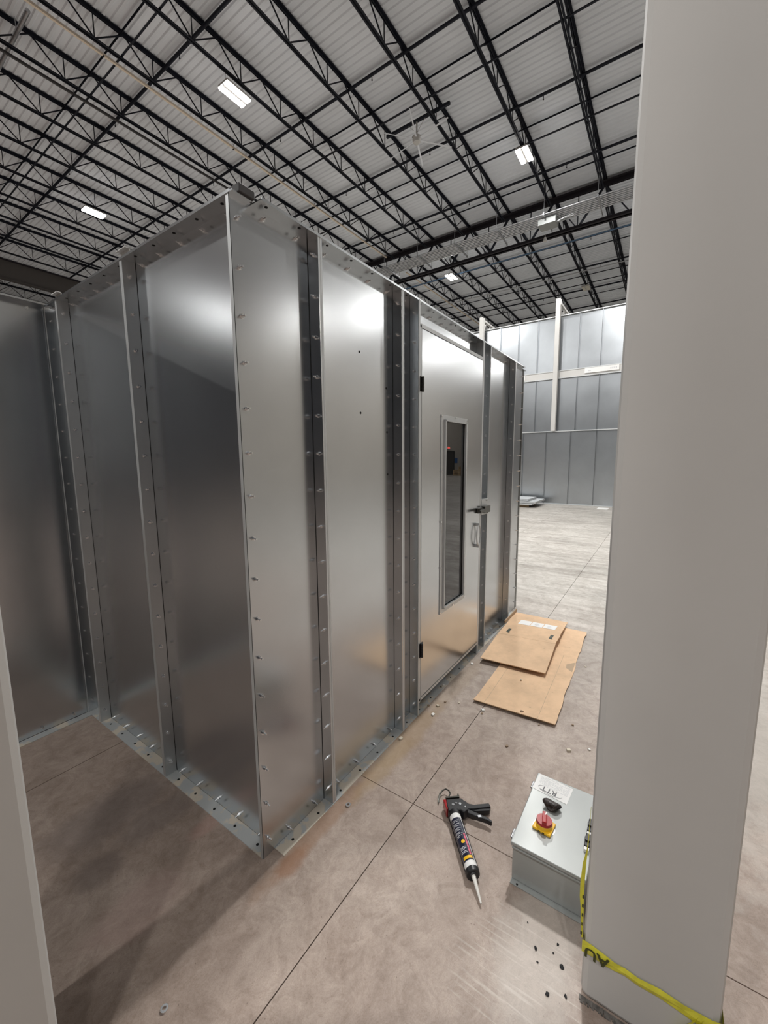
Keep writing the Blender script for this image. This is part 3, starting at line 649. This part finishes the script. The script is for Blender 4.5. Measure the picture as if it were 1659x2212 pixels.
# rotary switch
sw = thing('rotary_switch', (.548, -.921, LZ), math.radians(-6), 'red and yellow rotary isolator switch on the control box lid', 'switch')
B(-.034, .034, -.034, .034, 0, .010).build('base_plate', YELLOW, sw, .003)
MB().rod((0,0,.010), (0,0,.024), .031, 24, .030).build('skirt', YELLOW, sw)
MB().rod((0,0,.024), (0,0,.033), .030, 24, .028).build('knob', RED, sw)
kn = B(-.027, .027, -.008, .008, .032, .046).build('grip', RED, sw, .003); kn.rotation_euler = (0, 0, .3)
MB().rod((0,0,-.0003), (0,0,.0006), .040, 24).build('seal_ring', CONDUIT, sw)
B(.010, .026, -.002, .002, .0462, .0466).build('pointer', PAPER, sw)
o = B(-.0345, -.0340, -.012, -.004, .003, .007).build('lock_slot', HOLE, sw); o = B(-.0345, -.0340, .004, .012, .003, .007).build('lock_slot', HOLE, sw)
# dark lump
def lump(name, sx, sy, sz, seed, m, loc, rz=0, parent=None, amp=.35):
    bm = bmesh.new(); bmesh.ops.create_icosphere(bm, subdivisions=3, radius=1); rg = random.Random(seed)
    ctr = [(Vector((rg.uniform(-1,1), rg.uniform(-1,1), rg.uniform(-1,1))).normalized(), rg.uniform(-amp, amp)) for _ in range(14)]
    for v in bm.verts:
        d = v.co.normalized(); k = 1+sum(a*max(0, d.dot(c_))**6 for c_, a in ctr); v.co = Vector((d.x*k*sx, d.y*k*sy, max(d.z*k, -.75)*sz+.75*sz))
    me = bpy.data.meshes.new(name); bm.to_mesh(me); bm.free(); me.materials.append(m)
    return put(name, me, parent, 0, loc, (0, 0, rz))
o = lump('rubber_lump', .024, .036, .019, 11, LUMP, (.650, -.932, LZ), .25, None, .75); tag(o, 'crumpled blackish rubbery lump between sign and switch on the box lid', 'lump')
# latches on the lid edge
for k, (xa, xb) in enumerate(((.612, .675), (.540, .600))):
    t = thing('lid_latch', (0, 0, LZ), 0, ['black clip on the control box lid edge, farther of two', 'black clip on the control box lid edge, nearer of two with white end'][k], 'clip', 'clips on the control box lid edge')
    MB().box(xa, xb, -1.080, -1.061, 0, .014).rod(((xa+xb)/2, -1.070, .0), ((xa+xb)/2, -1.070, .020), .011, 8).build('clip_body', BLACK, t, .003)
    B(xa-.014, xa-.001, -1.080, -1.063, 0, .012).build('clip_end', PAPER, t, .001)

# ================================================================= CAULKING GUN
gn = thing('caulking_gun', (.53, -.555, 0), 0, 'black and red caulking gun lying on the concrete with a loaded cartridge', 'caulking gun')
gn.rotation_euler = (0, 0, math.atan2(-.65, -.76))
R_ = .0245; cz = .030
m = MB(); nn = 14   # half-round cradle
pa = [math.radians(a) for a in range(195, 371, 12)]
vs = []
for x in (-.002, .245):
    for rr in (R_+.003, R_+.0008):
        for a in pa: vs.append((x, rr*math.cos(a)*1., cz+rr*math.sin(a)))
k = len(pa); fs = []
for i in range(k-1):
    fs += [(i, i+1, 2*k+i+1, 2*k+i), (k+i+1, k+i, 3*k+i, 3*k+i+1), (i, i+1, k+i+1, k+i), (2*k+i, 2*k+i+1, 3*k+i+1, 3*k+i)]
fs += [(0, k, 3*k, 2*k), (k-1, 2*k-1, 4*k-1, 3*k-1)]
m.add(vs, fs, True); m.build('cradle', BLACK, gn)
MB().rod((.243, 0, cz-.003), (.258, 0, cz-.003), R_+.0035, 20, R_+.001).build('front_cap', BLACK, gn)
MB().rod((-.006, 0, cz), (.012, 0, cz), R_+.003, 20).build('rear_cap', BLACK, gn)
car = thing('sealant_cartridge', (.53, -.555, 0), 0, 'navy sealant cartridge with yellow and pink print in the caulking gun', 'cartridge'); car.rotation_euler = gn.rotation_euler
MB().rod((.013, 0, cz), (.242, 0, cz), R_, 28).build('tube', PAPER, car)
def wrap(x0, x1, a0, a1, mtl, nm, off=.0004, n=14):
    m = MB(); vs = []
    for i in range(n+1):
        a = math.radians(a0+(a1-a0)*i/n)
        for x in (x0, x1): vs.append((x, -(R_+off)*math.cos(a), cz+(R_+off)*math.sin(a)))
    m.add(vs, [(2*i, 2*i+2, 2*i+3, 2*i+1) for i in range(n)], True); return m.build(nm, mtl, car)
wrap(.036, .222, -20, 128, NAVY, 'printed_sleeve'); wrap(.036, .222, 140, 200, NAVY, 'printed_sleeve')
wrap(.204, .216, 30, 118, YELLOW, 'yellow_band', .0007)
for x in (.048, .054, .064, .069, .074, .084, .089, .094, .104, .109, .117, .123, .166, .171, .176, .184, .189):
    wrap(x, x+.0022, 28, 28+55+18*math.sin(x*700), INK_PALE, 'fine_print', .0006, 6)
# pink print along the sleeve: small upright strokes like lettering
x = .112
while x < .196:
    wrap(x, x+.0042, 100, 118, PINK, 'pink_lettering', .0008, 3); x += .0056
m = MB(); a0 = math.radians(76); vs = [(.146, -(R_+.001)*math.cos(a0), cz+(R_+.001)*math.sin(a0))]
for k in range(16):
    th = 2*math.pi*k/16; a = a0+.0075*math.sin(th)/R_*1.0; vs.append((.146+.0075*math.cos(th), -(R_+.001)*math.cos(a), cz+(R_+.001)*math.sin(a)))
m.add(vs, [(0, k+1, (k+1) % 16+1) for k in range(16)]); m.build('yellow_dot', YELLOW, car)
MB().rod((.242, 0, cz), (.262, 0, cz-.002), .016, 16, .011).build('nozzle_base', DARKGREY, car)
MB().rod((.255, 0, cz-.001), (.345, 0, .012), .0085, 16, .0035).build('nozzle', plain('nozzle_plastic', (.72, .70, .66), .4), car)
# trigger body, handles, rod
MB().prism([(-.062, -.022), (-.062, .048), (-.04, .062), (.0, .062), (.012, .040), (-.002, .026), (-.002, -.026), (-.03, -.026)], .012, .052).build('trigger_body', BLACK, gn, .004)
MB().prism([(-.066, -.034), (-.060, -.006), (-.018, -.012), (-.012, -.032)], .008, .050).build('rear_block', RED, gn, .003)
MB().prism([(-.052, .050), (-.060, .066), (-.044, .078), (-.036, .10), (-.036, .170), (-.016, .172), (-.014, .10), (-.016, .058)], .010, .038).build('handle', BLACK, gn, .004)
MB().prism([(-.018, .070), (-.006, .100), (-.002, .160), (-.014, .168), (-.020, .10)], .010, .032).build('handle_web', BLACK, gn, .003)
MB().prism([(-.022, .035), (-.006, .048), (.012, .075), (.030, .100), (.044, .128), (.060, .146), (.052, .152), (.032, .138), (.014, .112), (-.006, .085), (-.026, .058)], .016, .036).build('trigger', BLACK, gn, .003)
MB().box(-.078, -.070, -.020, .040, .036, .050).box(-.088, -.070, .038, .044, .036, .050).build('release_lever', GUNMETAL, gn, .001)
MB().path([(-.06, .0, .030), (-.10, .002, .028), (-.118, .014, .026), (-.138, .012, .024), (-.150, .0, .022), (-.146, -.016, .020), (-.130, -.034, .016), (-.105, -.046, .010), (-.092, -.048, .008)], .0034, 8).build('hook_rod', GUNMETAL, gn)
MB().rod((.0, 0, .03), (-.062, -.004, .03), .0035, 8).build('push_rod', GUNMETAL, gn)
for p, r_ in (((-.030, .034), .006), ((-.036, .018), .004), ((-.012, .052), .003), ((-.030, .002), .006)): MB().rod((p[0], p[1], .050), (p[0], p[1], .0545), r_, 12).build('rivet', BOLT, gn)
B(.020, .030, .098, .112, .0362, .0375).build('worn_patch', CONDUIT, gn).rotation_euler = (0, 0, 0)

# ================================================================= CARDBOARD
def sheet(name, grid, thick, m, parent):
    """grid: rows of 3-D points; makes a corrugated-board sheet with thickness"""
    nr, nc = len(grid), len(grid[0]); vs = [Vector(p) for r in grid for p in r]; vs += [v-Vector((0,0,thick)) for v in vs]; k = nr*nc; fs = []
    for i in range(nr-1):
        for j in range(nc-1):
            a, b, c_, d = i*nc+j, i*nc+j+1, (i+1)*nc+j+1, (i+1)*nc+j; fs += [(a, b, c_, d), (k+d, k+c_, k+b, k+a)]
    for j in range(nc-1): fs += [(j, k+j, k+j+1, j+1), ((nr-1)*nc+j, (nr-1)*nc+j+1, k+(nr-1)*nc+j+1, k+(nr-1)*nc+j)]
    for i in range(nr-1): fs += [(i*nc, (i+1)*nc, k+(i+1)*nc, k+i*nc), (i*nc+nc-1, k+i*nc+nc-1, k+(i+1)*nc+nc-1, (i+1)*nc+nc-1)]
    mb = MB(); mb.add(vs, fs); return mb.build(name, m, parent)
def lerp(a, b, t): return a+(b-a)*t
def quad_sheet(name, c00, c01, c11, c10, nu, nv, zf, thick, m, parent, jag=0., seed=1):
    rg = random.Random(seed); grid = []
    for i in range(nu+1):
        u = i/nu; row = []
        for j in range(nv+1):
            v = j/nv; x = lerp(lerp(c00[0], c01[0], v), lerp(c10[0], c11[0], v), u); y = lerp(lerp(c00[1], c01[1], v), lerp(c10[1], c11[1], v), u)
            if j == nv: y += jag*rg.uniform(-1, 1)
            row.append((x, y, zf(u, v)))
        grid.append(row)
    return sheet(name, grid, thick, m, parent)
cl = thing('cardboard_sheet', (0, 0, 0), 0, 'long flattened brown carton lying on the concrete under the shorter one', 'cardboard', 'flattened cartons by the booth')
quad_sheet('board', (1.404, -.285), (1.436, -.780), (2.960, -.735), (2.94, -.255), 26, 8, lambda u, v: .010+.006*math.sin(u*9)*v+.010*math.exp(-u*30), .005, CARD, cl, .005, 4)
quad_sheet('board', (1.420, -.290), (1.446, -.772), (2.950, -.728), (2.93, -.262), 12, 4, lambda u, v: .0048, .004, CARD_EDGE, cl)
m = MB()
for f_ in (.14, .80):
    a = (1.405+.03*f_, lerp(-.285, -.780, f_)); b = (2.4, lerp(-.262, -.745, f_)); n_ = 20
    for i in range(n_):
        u0, u1 = i/n_, (i+1)/n_; zz = lambda u: .0105+.006*math.sin(u*9*.65)*f_+.010*math.exp(-u*20)
        m.add([(lerp(a[0], b[0], u0), lerp(a[1], b[1], u0)-.0012, zz(u0)), (lerp(a[0], b[0], u0), lerp(a[1], b[1], u0)+.0012, zz(u0)), (lerp(a[0], b[0], u1), lerp(a[1], b[1], u1)+.0012, zz(u1)), (lerp(a[0], b[0], u1), lerp(a[1], b[1], u1)-.0012, zz(u1))], [(0,1,2,3)])
m.build('fold_line', CARD_EDGE, cl)
cu = thing('cardboard_sheet', (0, 0, 0), 0, 'shorter flattened brown carton with three white labels, resting on the long one', 'cardboard', 'flattened cartons by the booth')
zf1 = lambda u, v: .040+.012*u+.012*v*(u)
zf2 = lambda u, v: .052+.012*v+(.030-.052-.012*v)*u*.55+.006*math.sin(u*5)*v
quad_sheet('board', (1.925, -.130), (1.962, -.605), (2.44, -.575), (2.415, -.105), 12, 6, zf1, .006, CARD, cu, .0, 2)
quad_sheet('flap', (2.417, -.105), (2.442, -.575), (3.03, -.560), (3.02, -.078), 14, 6, zf2, .006, CARD, cu, .004, 6)
quad_sheet('end_fold', (2.66, -.078), (2.66, -.086), (3.03, -.085), (3.03, -.077), 6, 1, lambda u, v: .075, .03, CARD_EDGE, cu)
def zc(x, y): # height of the flap
    u = (x-2.42)/.6; v = (-.1-y)/.47; return zf2(u, v)
for k, (ya, yb) in enumerate(((-.186, -.288), (-.294, -.395), (-.402, -.506))):
    x0_, x1_ = 2.722, 2.838; xs_ = -.09*0
    m = MB(); m.add([(x0_+.007*k, ya, zc(x0_, ya)+.0015), (x0_+.007*k+.004, yb, zc(x0_, yb)+.0015), (x1_+.007*k+.004, yb, zc(x1_, yb)+.0015), (x1_+.007*k, ya, zc(x1_, ya)+.0015)], [(0,1,2,3)]); m.build('label_sheet', PAPER, cu)
    if k:
        m = MB()
        for q in range(3): xx = x0_+.05+.018*q; m.box(xx, xx+.005, lerp(ya, yb, .75-.1*q), lerp(ya, yb, .3), zc(xx, (ya+yb)/2)+.0022, zc(xx, (ya+yb)/2)+.0026)
        m.build('fine_print', INK_PALE, cu)
for (x, y) in ((2.475, -.165), (2.515, -.515)):
    MB().box(x, x+.085, y-.012, y+.012, zc(x+.04, y)+.001, zc(x+.04, y)+.002).box(x-.006, x+.004, y-.020, y-.0, zc(x+.04, y)+.001, zc(x+.04, y)+.002).build('tape_mark', plain('green_tape', (.04, .05, .035), .6), cu)

# ================================================================= SMALL DEBRIS
def nut(x, y, lab, s=1., tilt=(0, 0, 0)):
    bm = bmesh.new(); n = 12; ro, ri, h = .012*s, .006*s, .006*s
    R = [[bm.verts.new((r*math.cos(2*math.pi*k/n), r*math.sin(2*math.pi*k/n), z)) for k in range(n)] for r, z in ((ro, 0), (ro, h), (ri, h), (ri, 0))]
    for q in range(4):
        for k in range(n): bm.faces.new((R[q][k], R[q][(k+1) % n], R[(q+1) % 4][(k+1) % n], R[(q+1) % 4][k]))
    bmesh.ops.recalc_face_normals(bm, faces=bm.faces)
    me = bpy.data.meshes.new('steel_nut'); bm.to_mesh(me); bm.free(); me.materials.append(BOLT)
    o = put('steel_nut', me, None, 0, (x, y, .0005), tilt); tag(o, lab, 'nut')
nut(.330, -.117, 'shiny round nut on the concrete beside the base track, near the front post'); nut(-.509, -.121, 'loose round nut alone at the front of the floor', .9, (.0, 0, .4))
CH = [(1.136, -.131, 1, 'white plastic chip below the door hinge side'), (1.235, -.114, 0, 'tan chip close to the track under the door'), (1.342, -.215, 0, 'tan chip midway between door and long carton'),
      (1.353, -.371, 1, 'whitish chip touching the near corner of the long carton'), (1.318, -.378, 2, 'tan-grey chip just in front of the whitish one at the carton corner'), (1.82, -.473, 0, 'small pale ring crumb lying on the long carton'),
      (1.452, -.584, 2, 'brown scrap on the front edge of the long carton'), (1.118, -.599, 2, 'tiny dark green scrap in front of the cartons'), (1.343, -.978, 1, 'pale chip beside the big white column, nearest it'),
      (1.272, -.886, 0, 'tan crumb next to the pale chip by the column'), (1.514, -.865, 2, 'brown bent scrap on the floor outside the long carton'), (2.301, -.821, 0, 'small pale chip beyond the outer edge of the long carton'),
      (.841, -.082, 0, 'tan round crumb against the track at the second post'), (1.205, -.062, 2, 'grey chip resting on the track edge under the door'), (1.47, -.040, 1, 'small white cube on the track below the door middle'),
      (1.86, -.09, 1, 'white crumb by the track below the latch side'), (1.30, -.135, 2, 'thin brown sliver just outside the track'), (1.404, -.700, 2, 'bent wire-like scrap under the carton corner')]
for k, (x, y, c_, lab) in enumerate(CH):
    s = (.012, .010, .0075)[k % 3]*(1.0 if c_ < 2 else .8)
    z = .012+.003 if 'on the long carton' in lab or 'front edge' in lab else (.0036 if 'track' in lab and 'outside' not in lab and y > -.058 else 0)
    o = MB().prism([(-s, -s*.7), (s*.8, -s*.8), (s, s*.5), (-s*.6, s*.8)], 0, s*.8).build('plastic_chip', (CHIP, CHIPW, plain('chip_brown', (.30, .22, .15), .8))[c_], None, .0006)
    o.location = (x, y, z+.0002); o.rotation_euler = (0, 0, k*1.3); tag(o, lab, 'chip', 'chips scattered on the floor')
CR = [(.248, -.972, 'black crumb just in front of the control box corner'), (.267, -1.022, 'black crumb in front of the box near the column'), (.244, -1.051, 'largest black crumb beside the column foot'),
      (.215, -.985, 'black crumb between box and foreground'), (.175, -1.076, 'black crumb at the lowest edge by the column foot'), (.300, -1.03, 'black speck beside the control box flange'),
      (.150, -1.03, 'black speck in front of the column foot sealant'), (.31, -.93, 'black speck left in the control box shade')]
for k, (x, y, lab) in enumerate(CR):
    s = (.005, .0035, .006, .003)[k % 4]; o = lump('black_crumb', s, s*.8, s*.6, k, CRUMB, (x, y, 0), k, None, .6); tag(o, lab, 'crumb', 'black crumbs by the column')

# ================================================================= FAR PANEL WALL
XW = 13.72
fw_ = thing('panel_wall', (XW, 0, 0), 0, 'tall three-tier wall of galvanized panels at the far end of the floor', 'panel wall')
def far_panel(y0, y1, z0, z1, x=0.):
    m = MB().box(x, x+.01, y0+.004, y1-.004, z0, z1)
    for y in (y0+.004, y1-.012): m.box(x-.05, x, y, y+.008, z0, z1)
    m.build('wall_panel', GALV_FAR, fw_)
low = [-3.95+.7635*k for k in range(10)]; low = [.634+.7635*k for k in range(-6, 5)]
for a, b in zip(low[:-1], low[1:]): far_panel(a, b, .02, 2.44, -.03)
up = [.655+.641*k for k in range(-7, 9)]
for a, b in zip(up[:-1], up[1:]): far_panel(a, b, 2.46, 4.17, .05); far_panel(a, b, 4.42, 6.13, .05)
MB().box(-.09, .05, low[0], low[-1], 2.435, 2.462).build('tier_rail', GALV_EDGE, fw_); MB().box(-.08, -.03, low[0], low[-1], 0, .025).build('base_track', GALV_EDGE, fw_)
MB().box(-.01, .06, up[0], up[-1], 4.17, 4.42).build('white_rail', WHITE_STEEL, fw_)
for z in (4.165, 4.40, 6.125): MB().box(-.02, .06, up[0], up[-1], z, z+.025).build('tier_rail', GALV_EDGE, fw_)
MB().box(.3, .31, up[0], up[-1], 0, 6.1).build('rear_skin', DARK_IN, fw_)
for y0, y1, z, lab in ((.12, 1.08, 4.24, 'long white panel sign on the rail right of the far column'), (2.95, 3.40, 4.22, 'white panel sign on the rail left of the far column')):
    s_ = thing('rail_sign', (XW-.035, 0, z), 0, lab.replace('right of', 'on the near side of').replace('left of', 'close to the booth, past') , 'sign')
    B(0, .02, y0, y1, 0, .15).build('board', PAPER, s_); 
    for q in range(4): B(-.001, 0, y0+.06+.05*q, y0+.095+.05*q, .05, .10).build('faint_mark', INK_PALE, s_)
    B(-.001, 0, y1-.18, y1-.10, .05, .08).build('faint_mark', INK_PALE, s_)
for k, (y0, y1, zt) in enumerate(((1.862, 2.0, 6.63), (4.43, 4.57, 6.55))):
    t = thing('white_column', (XW-.1, 0, 0), 0, ['tall white steel column in front of the far panel wall, with truss on top', 'white steel column rising behind the booth roof end, with truss on top'][k], 'column', 'white columns at the far wall')
    m = MB().box(-.10, -.085, y0, y1, 2.46, zt).box(.035, .05, y0, y1, 2.46, zt).box(-.085, .035, (y0+y1)/2-.006, (y0+y1)/2+.006, 2.46, zt); m.build('shaft', WHITE_STEEL, t, .002)
    tr = thing('white_truss', (XW-.03, (y0+y1)/2, zt-.12), 0, ['white lattice truss running back from the tall far column', 'white lattice truss running back from the column behind the booth'][k], 'truss', 'white trusses at the far wall')
    MB().box(0.05, 4.5, -.04, .04, .02, .08).build('top_chord', WHITE_STEEL, tr); MB().box(.05, 4.5, -.04, .04, -.36, -.30).build('bottom_chord', WHITE_STEEL, tr)
    m = MB()
    for q in range(11): m.rod((.1+.4*q, 0, -.33), (.3+.4*q, 0, .05), .014, 4).rod((.3+.4*q, 0, .05), (.5+.4*q, 0, -.33), .014, 4)
    m.build('web', WHITE_STEEL, tr)
# loose stack of panels on the floor, on a wooden bearer
for k, (x0, x1, y0, y1, z, lab) in enumerate(((12.15, 13.35, 2.15, 3.6, .09, 'bottom panel of the loose metal stack on the far floor'), (12.2, 13.4, 2.05, 3.5, .15, 'middle panel of the loose metal stack on the far floor'), (12.3, 13.3, 2.3, 3.55, .21, 'top panel of the loose metal stack on the far floor'))):
    t = thing('loose_panel', (0, 0, z), 0, lab, 'metal panel', 'stacked loose panels'); MB().box(x0, x1, y0, y1, .045, .05).box(x0, x0+.006, y0, y1, 0, .05).box(x1-.006, x1, y0, y1, 0, .05).box(x0, x1, y0, y0+.006, 0, .05).box(x0, x1, y1-.006, y1, 0, .05).build('pan', GALV_EDGE, t)
for x, lab in ((12.3, 'nearer wooden bearer under the loose panel stack'), (13.1, 'farther wooden bearer under the loose panel stack')):
    o = B(x, x+.09, 2.3, 3.4, 0, .09).build('wooden_bearer', WOOD, None, .003); tag(o, lab, 'timber', 'bearers under the panel stack')
o = B(12.9, 13.35, .12, .42, .0005, .003).build('paper_scrap', PAPER); tag(o, 'flat white paper on the floor at the foot of the far wall', 'paper')

# ================================================================= WHAT THE DOOR WINDOW MIRRORS
dr_ = thing('door_1', (0, Y0, 0), 0, kind='structure'); B(33.8, 35.8, .0, .06, 0, 2.19).build('door_leaf', DOORP, dr_); MB().box(33.65, 33.8, 0, .09, 0, 2.3).box(35.8, 35.95, 0, .09, 0, 2.3).box(33.65, 35.95, 0, .09, 2.19, 2.3).build('door_frame', DARKGREY, dr_)
es = thing('exit_sign', (34.6, Y0+.02, 2.45), 0, 'red EXIT sign above the dark door mirrored in the booth window', 'sign')
B(-.38, .38, 0, .05, 0, .24).build('housing', PAPER, es, .004)
text('lettering', 'EXIT', .25, EXITRED, es, (0, .053, .12), (math.pi/2, 0, math.pi), .002, bold=.004)
o = B(36.05, 36.8, Y0, Y0+.02, 1.12, 1.62).build('notice_board', SIGNBLUE); tag(o, 'blue notice beside the exit door mirrored in the booth window', 'notice')
def pallet(x, y, z, lab):
    t = thing('pallet', (x, y, z), 0, lab, 'pallet', 'pallets mirrored in the booth window')
    for k in range(5): B(-.55+.235*k, -.55+.235*k+.10, -.6, .6, .11, .13).build('deck_board', WOOD, t)
    for k in range(3): B(-.55, .55, -.6+.56*k, -.6+.56*k+.08, .02, .11).build('stringer', WOOD, t)
    for k in range(3): B(-.55+.47*k, -.55+.47*k+.10, -.6, .6, 0, .02).build('bottom_board', WOOD, t)
for k in range(6): pallet(35.4, -14.4, .135*k, 'pallet in the taller mirrored stack, %s from the bottom' % ORD[k])
for k in range(4): pallet(34.0, -14.3, .135*k, 'pallet in the lower mirrored stack, %s from the bottom' % ORD[k])
